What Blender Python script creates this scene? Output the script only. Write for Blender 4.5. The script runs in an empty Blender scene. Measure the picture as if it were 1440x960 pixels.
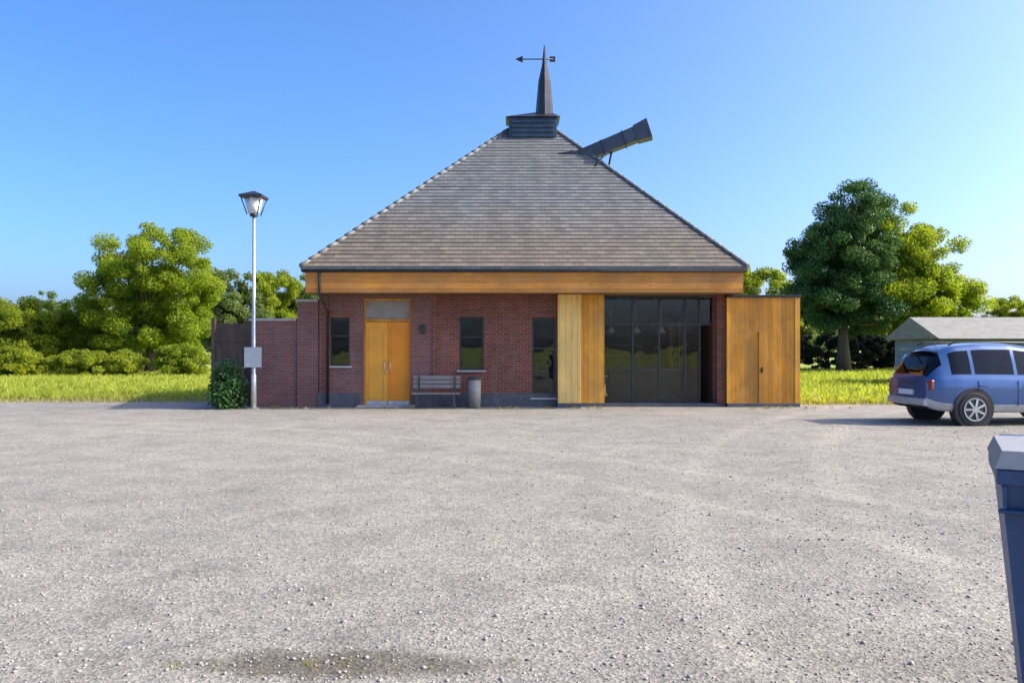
import bpy, bmesh, math, random
import numpy as np
from mathutils import Vector, Matrix
R = math.radians
sc = bpy.context.scene
COL = sc.collection
rng = np.random.default_rng(7)
random.seed(7)
F = 1120.0; HOR = 490.0; CAMZ = 1.6
def wx(px, d): return (px - 720) / F * d
def wz(py, d): return CAMZ - (py - HOR) / F * d

# ------------------------------------------------------------------ materials
def new_mat(name):
    m = bpy.data.materials.new(name); m.use_nodes = True
    nt = m.node_tree; b = nt.nodes['Principled BSDF']
    return m, nt, b
def N(nt, t, **kw):
    n = nt.nodes.new(t)
    for k, v in kw.items():
        if k.startswith('_'): setattr(n, k[1:], v)
        else: n.inputs[k].default_value = v
    return n
def ramp(nt, fac, stops):
    r = nt.nodes.new('ShaderNodeValToRGB'); e = r.color_ramp.elements
    while len(e) > 1: e.remove(e[-1])
    e[0].position = stops[0][0]; e[0].color = (*stops[0][1], 1)
    for p, c in stops[1:]:
        q = e.new(p); q.color = (*c, 1)
    nt.links.new(fac, r.inputs[0]); return r.outputs[0]
def mixc(nt, fac, a, b, mode='MIX'):
    m = nt.nodes.new('ShaderNodeMix'); m.data_type = 'RGBA'; m.blend_type = mode
    for s, v in ((m.inputs[0], fac), (m.inputs[6], a), (m.inputs[7], b)):
        if isinstance(v, (int, float)): s.default_value = v
        elif isinstance(v, tuple): s.default_value = (*v, 1)
        else: nt.links.new(v, s)
    return m.outputs[2]
def coord(nt, kind='Object', scale=None):
    tc = nt.nodes.new('ShaderNodeTexCoord'); o = tc.outputs[kind]
    if scale:
        mp = nt.nodes.new('ShaderNodeMapping'); mp.inputs['Scale'].default_value = scale
        nt.links.new(o, mp.inputs[0]); o = mp.outputs[0]
    return o
def noise(nt, vec, scale, detail=4, rough=.55, dist=0):
    n = N(nt, 'ShaderNodeTexNoise', Scale=scale, Detail=detail, Roughness=rough, Distortion=dist)
    nt.links.new(vec, n.inputs['Vector']); return n.outputs['Fac']
def bump(nt, b, h, strength=.3, dist=.01):
    n = N(nt, 'ShaderNodeBump', Strength=strength, Distance=dist)
    nt.links.new(h, n.inputs['Height']); nt.links.new(n.outputs[0], b.inputs['Normal'])

def m_plain(name, c, rough=.6, metal=0, var=.18, sc_=3, spec=.5, coat=0):
    m, nt, b = new_mat(name); v = coord(nt)
    f = noise(nt, v, sc_, 6, .65)
    lo = tuple(x * (1 - var) for x in c); hi = tuple(min(1, x * (1 + var)) for x in c)
    nt.links.new(ramp(nt, f, [(.3, lo), (.7, hi)]), b.inputs['Base Color'])
    b.inputs['Roughness'].default_value = rough; b.inputs['Metallic'].default_value = metal
    b.inputs['Specular IOR Level'].default_value = spec; b.inputs['Coat Weight'].default_value = coat
    f2 = noise(nt, v, sc_ * 14, 4); bump(nt, b, f2, .12, .004)
    return m

def m_brick(name, c1, c2, mortar, bw=.225, rh=.075):
    m, nt, b = new_mat(name); v = coord(nt, 'UV')
    t = N(nt, 'ShaderNodeTexBrick', Scale=1.0); t.offset = .5
    t.inputs['Brick Width'].default_value = bw; t.inputs['Row Height'].default_value = rh
    t.inputs['Mortar Size'].default_value = .007; t.inputs['Mortar Smooth'].default_value = .3
    t.inputs['Bias'].default_value = 0
    t.inputs['Color1'].default_value = (*c1, 1); t.inputs['Color2'].default_value = (*c2, 1); t.inputs['Mortar'].default_value = (*mortar, 1)
    nt.links.new(v, t.inputs['Vector'])
    blot = noise(nt, v, .55, 5, .6, .6)
    c = mixc(nt, 1.0, t.outputs['Color'], ramp(nt, blot, [(.3, (.72, .72, .74)), (.68, (1.15, 1.08, 1.02))]), 'MULTIPLY')
    st = noise(nt, coord(nt, 'UV', (1.6, .18, 1)), 1.5, 5, .6)
    c = mixc(nt, ramp(nt, st, [(.56, (0, 0, 0)), (.75, (.35, .35, .35))]), c, (.24, .2, .18))
    nt.links.new(c, b.inputs['Base Color']); b.inputs['Roughness'].default_value = .88
    h = mixc(nt, .25, t.outputs['Fac'], noise(nt, v, 40, 4))
    inv = nt.nodes.new('ShaderNodeInvert'); nt.links.new(h, inv.inputs[1])
    bump(nt, b, inv.outputs[0], .6, .008)
    return m

def m_shingle(name):
    m, nt, b = new_mat(name); v = coord(nt, 'UV')
    t = N(nt, 'ShaderNodeTexBrick', Scale=1.0); t.offset = .5
    t.inputs['Brick Width'].default_value = .3; t.inputs['Row Height'].default_value = .2
    t.inputs['Mortar Size'].default_value = .008; t.inputs['Mortar Smooth'].default_value = .2; t.inputs['Bias'].default_value = 0
    t.inputs['Color1'].default_value = (.092, .098, .1, 1); t.inputs['Color2'].default_value = (.14, .146, .144, 1); t.inputs['Mortar'].default_value = (.06, .06, .06, 1)
    nt.links.new(v, t.inputs['Vector'])
    # weathered brown wood tone towards the eave courses, ragged edge
    sx = nt.nodes.new('ShaderNodeSeparateXYZ'); nt.links.new(v, sx.inputs[0])
    ns = noise(nt, coord(nt, 'UV', (.5, .16, 1)), 1.2, 6, .65)
    mm = N(nt, 'ShaderNodeMath', _operation='MULTIPLY_ADD'); nt.links.new(ns, mm.inputs[0]); mm.inputs[1].default_value = 3.2; 
    nt.links.new(sx.outputs[1], mm.inputs[2])
    mr = N(nt, 'ShaderNodeMapRange'); nt.links.new(mm.outputs[0], mr.inputs[0])
    mr.inputs[1].default_value = 3.9; mr.inputs[2].default_value = 6.6; mr.inputs[3].default_value = 1; mr.inputs[4].default_value = 0
    c = mixc(nt, 1.0, t.outputs['Color'], mixc(nt, mr.outputs[0], (1.05, 1.08, 1.12), (1.2, .96, .76)), 'MULTIPLY')
    lich = noise(nt, v, 2.2, 7, .7)
    c = mixc(nt, ramp(nt, lich, [(.58, (0, 0, 0)), (.75, (.5, .5, .5))]), c, (.24, .25, .2))
    st = noise(nt, coord(nt, 'UV', (2.5, .2, 1)), 1.0, 4, .6)
    c = mixc(nt, 1.0, c, ramp(nt, st, [(.3, (.78, .78, .78)), (.7, (1.12, 1.12, 1.12))]), 'MULTIPLY')
    nt.links.new(c, b.inputs['Base Color']); b.inputs['Roughness'].default_value = .62
    # each course tilts: sawtooth height along v
    fr = N(nt, 'ShaderNodeMath', _operation='FRACT'); dv = N(nt, 'ShaderNodeMath', _operation='DIVIDE'); dv.inputs[1].default_value = .2
    nt.links.new(sx.outputs[1], dv.inputs[0]); nt.links.new(dv.outputs[0], fr.inputs[0])
    iv = N(nt, 'ShaderNodeMath', _operation='SUBTRACT'); iv.inputs[0].default_value = 1; nt.links.new(fr.outputs[0], iv.inputs[1])
    h = mixc(nt, .3, iv.outputs[0], noise(nt, v, 18, 4)); bump(nt, b, h, .7, .025)
    return m

def m_wood(name, c, plank=.14, vertical=True, rough=.6, contrast=.25, stain=.3, grey=.32):
    m, nt, b = new_mat(name); v = coord(nt, 'UV')
    sx = nt.nodes.new('ShaderNodeSeparateXYZ'); nt.links.new(v, sx.inputs[0])
    ax = 0 if vertical else 1
    dv = N(nt, 'ShaderNodeMath', _operation='DIVIDE'); dv.inputs[1].default_value = plank; nt.links.new(sx.outputs[ax], dv.inputs[0])
    fl = N(nt, 'ShaderNodeMath', _operation='FLOOR'); nt.links.new(dv.outputs[0], fl.inputs[0])
    wn = nt.nodes.new('ShaderNodeTexWhiteNoise'); wn.noise_dimensions = '1D'; nt.links.new(fl.outputs[0], wn.inputs['W'])
    fr = N(nt, 'ShaderNodeMath', _operation='FRACT'); nt.links.new(dv.outputs[0], fr.inputs[0])
    pp = N(nt, 'ShaderNodeMath', _operation='PINGPONG'); nt.links.new(fr.outputs[0], pp.inputs[0]); pp.inputs[1].default_value = .5
    gap = ramp(nt, pp.outputs[0], [(.0, (0, 0, 0)), (.05, (1, 1, 1))])
    s = (14, .9, 1) if vertical else (.9, 14, 1)
    g = noise(nt, coord(nt, 'UV', s), 1.6, 6, .65, .8)
    lo = tuple(x * (1 - contrast * 1.3) for x in c); hi = tuple(min(1, x * (1 + contrast)) for x in c)
    col = mixc(nt, .5, ramp(nt, wn.outputs['Value'], [(0, lo), (1, hi)]), ramp(nt, g, [(.3, lo), (.7, hi)]))
    stn = noise(nt, v, .9, 5, .6)
    col = mixc(nt, 1.0, col, ramp(nt, stn, [(.3, (1 - stain,) * 3), (.7, (1.1, 1.1, 1.1))]), 'MULTIPLY')
    col = mixc(nt, 1.0, col, ramp(nt, pp.outputs[0], [(.0, (.35, .3, .25)), (.05, (1, 1, 1))]), 'MULTIPLY')
    wst = noise(nt, coord(nt, 'UV', (3.2, .55, 1) if vertical else (.5, 3.0, 1)), 1.1, 6, .68, .5)
    col = mixc(nt, ramp(nt, wst, [(.47, (0, 0, 0)), (.75, (grey, grey, grey))]), col, (.24, .2, .15))
    kn = N(nt, 'ShaderNodeTexVoronoi', Scale=1.0); nt.links.new(coord(nt, 'UV', (6.5, 1.6, 1) if vertical else (1.6, 6.5, 1)), kn.inputs['Vector'])
    col = mixc(nt, ramp(nt, kn.outputs['Distance'], [(.05, (.75, .75, .75)), (.13, (0, 0, 0))]), col, tuple(x * .28 for x in c))
    nt.links.new(col, b.inputs['Base Color']); b.inputs['Roughness'].default_value = rough
    bump(nt, b, mixc(nt, .3, gap, g), .5, .008)
    return m

def m_leaf(name, a, bcol, trans=.35, extra=None):
    m, nt, b = new_mat(name)
    geo = nt.nodes.new('ShaderNodeNewGeometry')
    f = noise(nt, coord(nt), .55, 3, .5)
    mx = N(nt, 'ShaderNodeMath', _operation='MULTIPLY_ADD'); nt.links.new(geo.outputs['Random Per Island'], mx.inputs[0]); mx.inputs[1].default_value = .55
    sb = N(nt, 'ShaderNodeMath', _operation='MULTIPLY_ADD'); nt.links.new(f, sb.inputs[0]); sb.inputs[1].default_value = 1.3; sb.inputs[2].default_value = -.42
    nt.links.new(sb.outputs[0], mx.inputs[2])
    mid = tuple((x + y) / 2 for x, y in zip(a, bcol))
    c = ramp(nt, mx.outputs[0], [(.1, a), (.5, mid), (.95, bcol)])
    nt.links.new(c, b.inputs['Base Color']); b.inputs['Roughness'].default_value = .55; b.inputs['Specular IOR Level'].default_value = .3
    tr = nt.nodes.new('ShaderNodeBsdfTranslucent')
    nt.links.new(mixc(nt, 1.0, c, (1.5, 1.45, .5), 'MULTIPLY'), tr.inputs[0])
    ms = nt.nodes.new('ShaderNodeMixShader'); ms.inputs[0].default_value = trans
    nt.links.new(b.outputs[0], ms.inputs[1]); nt.links.new(tr.outputs[0], ms.inputs[2])
    nt.links.new(ms.outputs[0], nt.nodes['Material Output'].inputs[0])
    return m

def m_glass(name, tint=(.78, .8, .79), rough=.01):
    m, nt, b = new_mat(name); nt.nodes.remove(b)
    tr = N(nt, 'ShaderNodeBsdfTransparent'); tr.inputs[0].default_value = (*tint, 1)
    gl = N(nt, 'ShaderNodeBsdfGlossy'); gl.inputs['Roughness'].default_value = rough
    fr = N(nt, 'ShaderNodeFresnel', IOR=1.5)
    wob = noise(nt, coord(nt), 1.3, 2); bp = N(nt, 'ShaderNodeBump', Strength=.16, Distance=.03); nt.links.new(wob, bp.inputs['Height'])
    nt.links.new(bp.outputs[0], gl.inputs['Normal'])
    ms = nt.nodes.new('ShaderNodeMixShader'); nt.links.new(fr.outputs[0], ms.inputs[0]); nt.links.new(tr.outputs[0], ms.inputs[1]); nt.links.new(gl.outputs[0], ms.inputs[2])
    nt.links.new(ms.outputs[0], nt.nodes['Material Output'].inputs[0])
    return m

def m_gravel():
    m, nt, b = new_mat('gravel'); v = coord(nt)
    big = noise(nt, v, .22, 5, .6, .4); mid = noise(nt, v, 1.6, 5, .62, .3); sm = noise(nt, v, 9, 5, .7)
    vo = N(nt, 'ShaderNodeTexVoronoi', Scale=48.0, Randomness=1.0); nt.links.new(v, vo.inputs['Vector'])
    vo2 = N(nt, 'ShaderNodeTexVoronoi', Scale=120.0); nt.links.new(v, vo2.inputs['Vector'])
    c = ramp(nt, big, [(.3, (.195, .193, .176)), (.5, (.219, .215, .195)), (.7, (.252, .242, .212))])
    c = mixc(nt, 1.0, c, ramp(nt, mid, [(.28, (.80, .80, .82)), (.5, (1, 1, 1)), (.72, (1.15, 1.14, 1.12))]), 'MULTIPLY')
    c = mixc(nt, 1.0, c, ramp(nt, sm, [(.3, (.82, .82, .83)), (.7, (1.14, 1.13, 1.11))]), 'MULTIPLY')
    hs = nt.nodes.new('ShaderNodeSeparateColor'); nt.links.new(vo.outputs['Color'], hs.inputs[0])
    c = mixc(nt, 1.0, c, ramp(nt, hs.outputs[0], [(0, (.68, .67, .68)), (.5, (1, .98, .97)), (1, (1.3, 1.27, 1.23))]), 'MULTIPLY')
    hs2 = nt.nodes.new('ShaderNodeSeparateColor'); nt.links.new(vo2.outputs['Color'], hs2.inputs[0])
    c = mixc(nt, 1.0, c, ramp(nt, hs2.outputs[1], [(0, (.85, .85, .85)), (1, (1.12, 1.12, 1.12))]), 'MULTIPLY')
    # worn wheel tracks: two pairs of faint curved lanes where tyres have swept the loose stone aside
    for (ox, oy, rad_, wdt) in ((-14, -3, 19.5, .17), (-14, -3, 21.1, .17), (30, 2, 27.2, .2), (30, 2, 28.9, .2)):
        sub = nt.nodes.new('ShaderNodeVectorMath'); sub.operation = 'SUBTRACT'; nt.links.new(v, sub.inputs[0]); sub.inputs[1].default_value = (ox, oy, 0)
        le = nt.nodes.new('ShaderNodeVectorMath'); le.operation = 'LENGTH'; nt.links.new(sub.outputs[0], le.inputs[0])
        df_ = N(nt, 'ShaderNodeMath', _operation='SUBTRACT'); nt.links.new(le.outputs['Value'], df_.inputs[0]); df_.inputs[1].default_value = rad_
        ab = N(nt, 'ShaderNodeMath', _operation='ABSOLUTE'); nt.links.new(df_.outputs[0], ab.inputs[0])
        wb_ = N(nt, 'ShaderNodeMath', _operation='MULTIPLY_ADD'); nt.links.new(mid, wb_.inputs[0]); wb_.inputs[1].default_value = .5; nt.links.new(ab.outputs[0], wb_.inputs[2])
        c = mixc(nt, ramp(nt, wb_.outputs[0], [(wdt + .12, (.6, .6, .6)), (wdt + .34, (0, 0, 0))]), c, mixc(nt, 1.0, c, (1.25, 1.22, 1.17), 'MULTIPLY'))
    blo = noise(nt, v, .75, 3, .5, 1.2)
    c = mixc(nt, ramp(nt, blo, [(.56, (0, 0, 0)), (.66, (.55, .55, .55))]), c, mixc(nt, 1.0, c, (.8, .78, .76), 'MULTIPLY'))
    # darker, slightly browner patch near the camera with its own ragged shape
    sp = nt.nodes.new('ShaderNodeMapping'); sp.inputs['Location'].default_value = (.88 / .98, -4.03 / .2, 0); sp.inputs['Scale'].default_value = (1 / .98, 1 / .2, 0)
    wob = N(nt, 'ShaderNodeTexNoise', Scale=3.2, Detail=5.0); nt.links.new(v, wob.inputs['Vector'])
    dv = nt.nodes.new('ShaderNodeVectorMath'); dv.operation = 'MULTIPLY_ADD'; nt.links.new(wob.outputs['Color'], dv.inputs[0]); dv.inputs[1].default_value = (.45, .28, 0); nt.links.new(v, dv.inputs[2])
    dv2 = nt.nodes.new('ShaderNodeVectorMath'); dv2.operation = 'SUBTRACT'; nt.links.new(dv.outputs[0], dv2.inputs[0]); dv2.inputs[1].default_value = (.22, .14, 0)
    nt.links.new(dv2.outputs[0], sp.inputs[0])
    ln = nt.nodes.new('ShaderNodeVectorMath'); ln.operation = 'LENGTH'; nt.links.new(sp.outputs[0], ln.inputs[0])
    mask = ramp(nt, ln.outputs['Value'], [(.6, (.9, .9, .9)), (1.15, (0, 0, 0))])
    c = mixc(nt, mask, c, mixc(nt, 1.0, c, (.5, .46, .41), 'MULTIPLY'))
    nt.links.new(c, b.inputs['Base Color']); b.inputs['Roughness'].default_value = .92; b.inputs['Specular IOR Level'].default_value = .25
    h = mixc(nt, .45, vo.outputs['Distance'], noise(nt, v, 22, 6, .7)); bump(nt, b, h, .55, .018)
    return m

def m_grassground():
    m, nt, b = new_mat('turf'); v = coord(nt)
    a = noise(nt, v, .12, 5, .6); d = noise(nt, v, 1.4, 6, .65); e = noise(nt, v, 14, 5, .7)
    c = ramp(nt, a, [(.35, (.2, .27, .03)), (.65, (.31, .33, .07))])
    c = mixc(nt, 1.0, c, ramp(nt, d, [(.3, (.7, .75, .7)), (.7, (1.25, 1.2, 1.1))]), 'MULTIPLY')
    c = mixc(nt, 1.0, c, ramp(nt, e, [(.3, (.65, .65, .65)), (.7, (1.3, 1.3, 1.2))]), 'MULTIPLY')
    nt.links.new(c, b.inputs['Base Color']); b.inputs['Roughness'].default_value = .9; bump(nt, b, e, .8, .05)
    return m

def m_stone():
    m, nt, b = new_mat('loose_stone'); geo = nt.nodes.new('ShaderNodeNewGeometry')
    c = ramp(nt, geo.outputs['Random Per Island'], [(0, (.17, .162, .155)), (.35, (.26, .248, .23)), (.8, (.31, .295, .27)), (1, (.38, .36, .33))])
    nt.links.new(c, b.inputs['Base Color']); b.inputs['Roughness'].default_value = .85
    return m

def m_bark(name, c=(.07, .05, .038)):
    m, nt, b = new_mat(name); v = coord(nt, 'Object', (5, 5, .8)); f = noise(nt, v, 2, 6, .7, .5)
    nt.links.new(ramp(nt, f, [(.3, tuple(x * .55 for x in c)), (.7, tuple(x * 1.5 for x in c))]), b.inputs['Base Color']); b.inputs['Roughness'].default_value = .9
    bump(nt, b, f, .9, .03); return m

M = dict(
    brick=m_brick('brick', (.25, .075, .043), (.15, .046, .03), (.26, .21, .175)),
    brick_mauve=m_brick('mauve_brick', (.235, .10, .085), (.165, .073, .065), (.27, .22, .19)),
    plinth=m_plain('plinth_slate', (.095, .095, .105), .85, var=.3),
    shingle=m_shingle('weathered_shingle'),
    fascia=m_wood('oiled_fascia_boards', (.68, .27, .035), .185, False, contrast=.28),
    clad=m_wood('honey_cladding', (.70, .29, .012), .15, True, contrast=.3, stain=.42),
    pale=m_wood('pale_pine', (.98, .58, .16), .19, True, contrast=.12, stain=.2),
    panel=m_wood('oak_panel', (.8, .36, .03), .16, True, contrast=.22),
    door=m_plain('amber_door_paint', (.78, .25, .001), .38, var=.1, sc_=1.2, coat=.2),
    door2=m_plain('pale_amber_door_paint', (.78, .34, .025), .4, var=.12, sc_=1.2, coat=.2),
    soffit=m_wood('soffit_boards', (.34, .2, .09), .12, False),
    dkmetal=m_plain('dark_metal', (.045, .047, .055), .42, metal=.6, var=.3),
    frame=m_plain('anthracite_frame', (.03, .031, .034), .4, var=.2),
    blue_metal=m_plain('blued_cupola_metal', (.05, .075, .11), .45, metal=.5, var=.3),
    galv=m_plain('galvanised_steel', (.52, .53, .54), .42, metal=.7, var=.15, sc_=6),
    grey=m_plain('grey_panel', (.27, .25, .225), .7, var=.15),
    stone=m_plain('pale_stone', (.38, .36, .33), .8, var=.2),
    iron=m_plain('cast_iron', (.05, .05, .05), .6, var=.25),
    white=m_plain('white_paint', (.75, .75, .73), .5, var=.06),
    room=m_plain('room_plaster', (.14, .135, .13), .9),
    roomfloor=m_plain('room_floor', (.10, .085, .07), .5),
    olive=m_plain('olive_counter', (.16, .14, .05), .5),
    benchwood=m_wood('grey_slats', (.26, .24, .225), .09, False, contrast=.25),
    brown=m_wood('dark_brown_boards', (.065, .042, .028), .14, True),
    glass=m_glass('window_glass'), lampglass=m_plain('frosted_lamp_glass', (.62, .64, .66), .25, var=.05),
    car=m_plain('blue_car_paint', (.035, .095, .25), .28, metal=.3, var=.05, coat=1),
    carglass=m_glass('car_glass', (.12, .14, .15)), rubber=m_plain('tyre_rubber', (.02, .02, .021), .8),
    alloy=m_plain('wheel_alloy', (.5, .51, .53), .3, metal=.85), sill=m_plain('silver_sill', (.45, .46, .48), .4, metal=.4),
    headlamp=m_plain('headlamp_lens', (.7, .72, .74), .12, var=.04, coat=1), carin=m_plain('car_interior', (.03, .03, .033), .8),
    taillight=m_plain('tail_light_lens', (.28, .012, .012), .2, coat=1),
    ductmetal=m_plain('duct_sheet_metal', (.075, .08, .10), .4, metal=.5, var=.3, sc_=2),
    bin=m_plain('blue_bin_plastic', (.028, .068, .155), .5, var=.3, sc_=5), binlid=m_plain('grey_bin_lid', (.22, .225, .225), .55, var=.12, sc_=8),
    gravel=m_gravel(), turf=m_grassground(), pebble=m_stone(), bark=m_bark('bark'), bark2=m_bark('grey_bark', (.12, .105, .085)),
    leaf_lt=m_leaf('fresh_leaves', (.12, .19, .014), (.27, .33, .024), .58),
    leaf_dk=m_leaf('dark_leaves', (.022, .075, .03), (.08, .17, .045), .32),
    leaf_md=m_leaf('mid_leaves', (.10, .165, .014), (.28, .33, .03), .56),
    leaf_hd=m_leaf('hedge_leaves', (.11, .17, .014), (.3, .34, .03), .56),
    leaf_far=m_leaf('distant_leaves', (.08, .13, .04), (.15, .2, .06), .38),
    leaf_shade=m_leaf('shade_dark_leaves', (.008, .016, .006), (.022, .035, .012), .1),  # near black leaf colour stands in for the deep shade under the right trees
    blade=m_leaf('grass_blades', (.2, .27, .03), (.38, .40, .075), .5),
    dry=m_leaf('dry_grass', (.22, .21, .06), (.36, .33, .13), .35),
    barn=m_wood('blue_grey_boards', (.15, .19, .26), .16, True, contrast=.2), barnroof=m_plain('barn_roof', (.2, .2, .18), .8, var=.2),
)

# ------------------------------------------------------------------ mesh builder
class MB:
    def __init__(s): s.v = []; s.f = []; s.smooth = []
    def poly(s, pts, smooth=False):
        i = len(s.v); s.v += [tuple(p) for p in pts]; s.f.append(tuple(range(i, i + len(pts)))); s.smooth.append(smooth)
    def box(s, x0, x1, y0, y1, z0, z1, rot=None, piv=None):
        P = [(x, y, z) for z in (z0, z1) for y in (y0, y1) for x in (x0, x1)]
        if rot is not None:
            pv = Vector(piv); P = [tuple(rot @ (Vector(p) - pv) + pv) for p in P]
        i = len(s.v); s.v += P
        for q in ((0, 2, 3, 1), (4, 5, 7, 6), (0, 1, 5, 4), (2, 6, 7, 3), (0, 4, 6, 2), (1, 3, 7, 5)):
            s.f.append(tuple(i + k for k in q)); s.smooth.append(False)
        return s
    def tube(s, pts, rad, n=10, caps=True, smooth=True, ph=0.0):
        pts = [Vector(p) for p in pts]; 
        if isinstance(rad, (int, float)): rad = [rad] * len(pts)
        i0 = len(s.v); up = None
        for k, p in enumerate(pts):
            d = (pts[min(k + 1, len(pts) - 1)] - pts[max(k - 1, 0)]).normalized()
            if up is None: up = Vector((0, 0, 1)) if abs(d.z) < .9 else Vector((1, 0, 0))
            a = d.cross(up).normalized(); bb = a.cross(d).normalized(); up = bb
            for j in range(n):
                t = 2 * math.pi * j / n + ph; q = p + (a * math.cos(t) + bb * math.sin(t)) * rad[k]; s.v.append(tuple(q))
        for k in range(len(pts) - 1):
            for j in range(n):
                a = i0 + k * n + j; b = i0 + k * n + (j + 1) % n
                s.f.append((a, b, b + n, a + n)); s.smooth.append(smooth)
        if caps:
            s.f.append(tuple(i0 + j for j in range(n))[::-1]); s.smooth.append(False)
            s.f.append(tuple(i0 + (len(pts) - 1) * n + j for j in range(n))); s.smooth.append(False)
        return s
    def mesh(s, name, off=(0, 0, 0), bevel=0, weld=False):
        me = bpy.data.meshes.new(name)
        vs = [(x - off[0], y - off[1], z - off[2]) for x, y, z in s.v]
        me.from_pydata(vs, [], s.f); 
        me.polygons.foreach_set('use_smooth', s.smooth)
        bm = bmesh.new(); bm.from_mesh(me)
        if weld: bmesh.ops.remove_doubles(bm, verts=bm.verts, dist=1e-4)
        if bevel:
            bmesh.ops.bevel(bm, geom=[e for e in bm.edges if e.is_manifold and e.calc_face_angle(0) > .5], offset=bevel, segments=2, profile=.5, affect='EDGES', clamp_overlap=True)
        bmesh.ops.recalc_face_normals(bm, faces=bm.faces)
        uv = bm.loops.layers.uv.new('uv'); Z = Vector((0, 0, 1))
        for f in bm.faces:
            n = f.normal
            if abs(n.z) > .93: t, b2 = Vector((1, 0, 0)), Vector((0, 1, 0))
            else: t = Z.cross(n).normalized(); b2 = n.cross(t)
            for l in f.loops:
                p = l.vert.co; l[uv].uv = (p.dot(t), p.dot(b2))
        bm.to_mesh(me); bm.free(); me.update(); return me

def origin(o):
    p = Vector((0, 0, 0))
    while o is not None: p += o.location; o = o.parent
    return p
def part(name, mb, mat, parent=None, bevel=0, label=None, world=True, weld=False):
    off = origin(parent) if (parent and world) else (0, 0, 0)
    me = mb.mesh(name, off, bevel, weld); me.materials.append(M[mat] if isinstance(mat, str) else mat)
    o = bpy.data.objects.new(name, me); COL.objects.link(o); o.parent = parent
    if label: o['label'] = label
    return o
def tag(o, label, cat, group=None):
    o['label'] = label; o['category'] = cat
    if group: o['group'] = group
    return o
def thing(name, loc, label, cat, group=None):
    o = bpy.data.objects.new(name, None); o.empty_display_size = .2; o.location = loc; COL.objects.link(o)
    return tag(o, label, cat, group)
def copy_tree(o, parent=None):
    c = o.copy(); COL.objects.link(c); c.parent = parent
    for ch in [q for q in o.children]: copy_tree(ch, c)
    return c
def np_mesh(name, verts, faces, mat, smooth=False):
    me = bpy.data.meshes.new(name); k = faces.shape[1]
    me.vertices.add(len(verts)); me.vertices.foreach_set('co', verts.astype(np.float32).ravel())
    me.loops.add(faces.size); me.loops.foreach_set('vertex_index', faces.astype(np.int32).ravel())
    me.polygons.add(len(faces)); me.polygons.foreach_set('loop_start', np.arange(0, faces.size, k, dtype=np.int32))
    me.polygons.foreach_set('loop_total', np.full(len(faces), k, dtype=np.int32))
    if smooth: me.polygons.foreach_set('use_smooth', np.ones(len(faces), dtype=bool))
    me.update(calc_edges=True); me.validate(); me.materials.append(M[mat]); return me
def link_mesh(name, me, parent=None):
    o = bpy.data.objects.new(name, me); COL.objects.link(o); o.parent = parent; return o

# ------------------------------------------------------------------ world, sun, camera
w = bpy.data.worlds.new('World'); sc.world = w; w.use_nodes = True
EL, AZ = 36, 93
nt = w.node_tree; sky = nt.nodes.new('ShaderNodeTexSky'); sky.sky_type = 'NISHITA'; sky.sun_disc = False
sky.sun_elevation = R(EL); sky.sun_rotation = R(AZ); sky.air_density = .6; sky.dust_density = 3.6; sky.ozone_density = 5; sky.altitude = 0
hs = nt.nodes.new('ShaderNodeHueSaturation'); hs.inputs['Saturation'].default_value = 1.2; hs.inputs['Hue'].default_value = .501
nt.links.new(sky.outputs[0], hs.inputs['Color']); nt.links.new(hs.outputs[0], nt.nodes['Background'].inputs[0])
nt.nodes['Background'].inputs[1].default_value = .15
sv = Vector((math.sin(R(AZ)) * math.cos(R(EL)), math.cos(R(AZ)) * math.cos(R(EL)), math.sin(R(EL))))
sl = bpy.data.lights.new('sun', 'SUN'); sl.energy = 3.1; sl.angle = R(.55); sl.color = (1, .87, .68)
so = bpy.data.objects.new('sun', sl); COL.objects.link(so); so.rotation_euler = sv.to_track_quat('Z', 'Y').to_euler(); so.location = (30, 20, 30)
cd = bpy.data.cameras.new('camera'); cam = bpy.data.objects.new('camera', cd); COL.objects.link(cam); sc.camera = cam
cd.lens = 28; cd.clip_start = .05; cd.clip_end = 4000; cd.shift_y = (HOR - 480) / 1440
cam.location = (0, 0, CAMZ); cam.rotation_euler = (R(90), 0, 0)
vs = sc.view_settings; vs.view_transform = 'Standard'; vs.look = 'None'; vs.gamma = 1; vs.use_curve_mapping = False; vs.exposure = 1.42
sc.cycles.max_bounces = 8; sc.cycles.transparent_max_bounces = 12; sc.cycles.use_denoising = True

# ------------------------------------------------------------------ ground
def struct(o): o['kind'] = 'structure'; return o
g = MB(); g.poly([(-1500, -300, 0), (1500, -300, 0), (1500, 2500, 0), (-1500, 2500, 0)])
struct(part('ground', g, 'turf'))
# gravel yard: ragged far edge
edge = []
for x in np.arange(-60, 61, .35):
    base = 24.6 + (2.6 * math.exp(-((x + 11.5) / 2.2) ** 2)) if x < -6 else (24.2 if x < 8.2 else 23.0)
    base += .5 * math.sin(x * .7) + .35 * math.sin(x * 1.9 + 1) + random.uniform(-.35, .35)
    edge.append((x, base, .004))
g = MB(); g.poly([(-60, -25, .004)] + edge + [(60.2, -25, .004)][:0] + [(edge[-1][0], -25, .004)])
struct(part('gravel_yard', g, 'gravel'))

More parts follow.
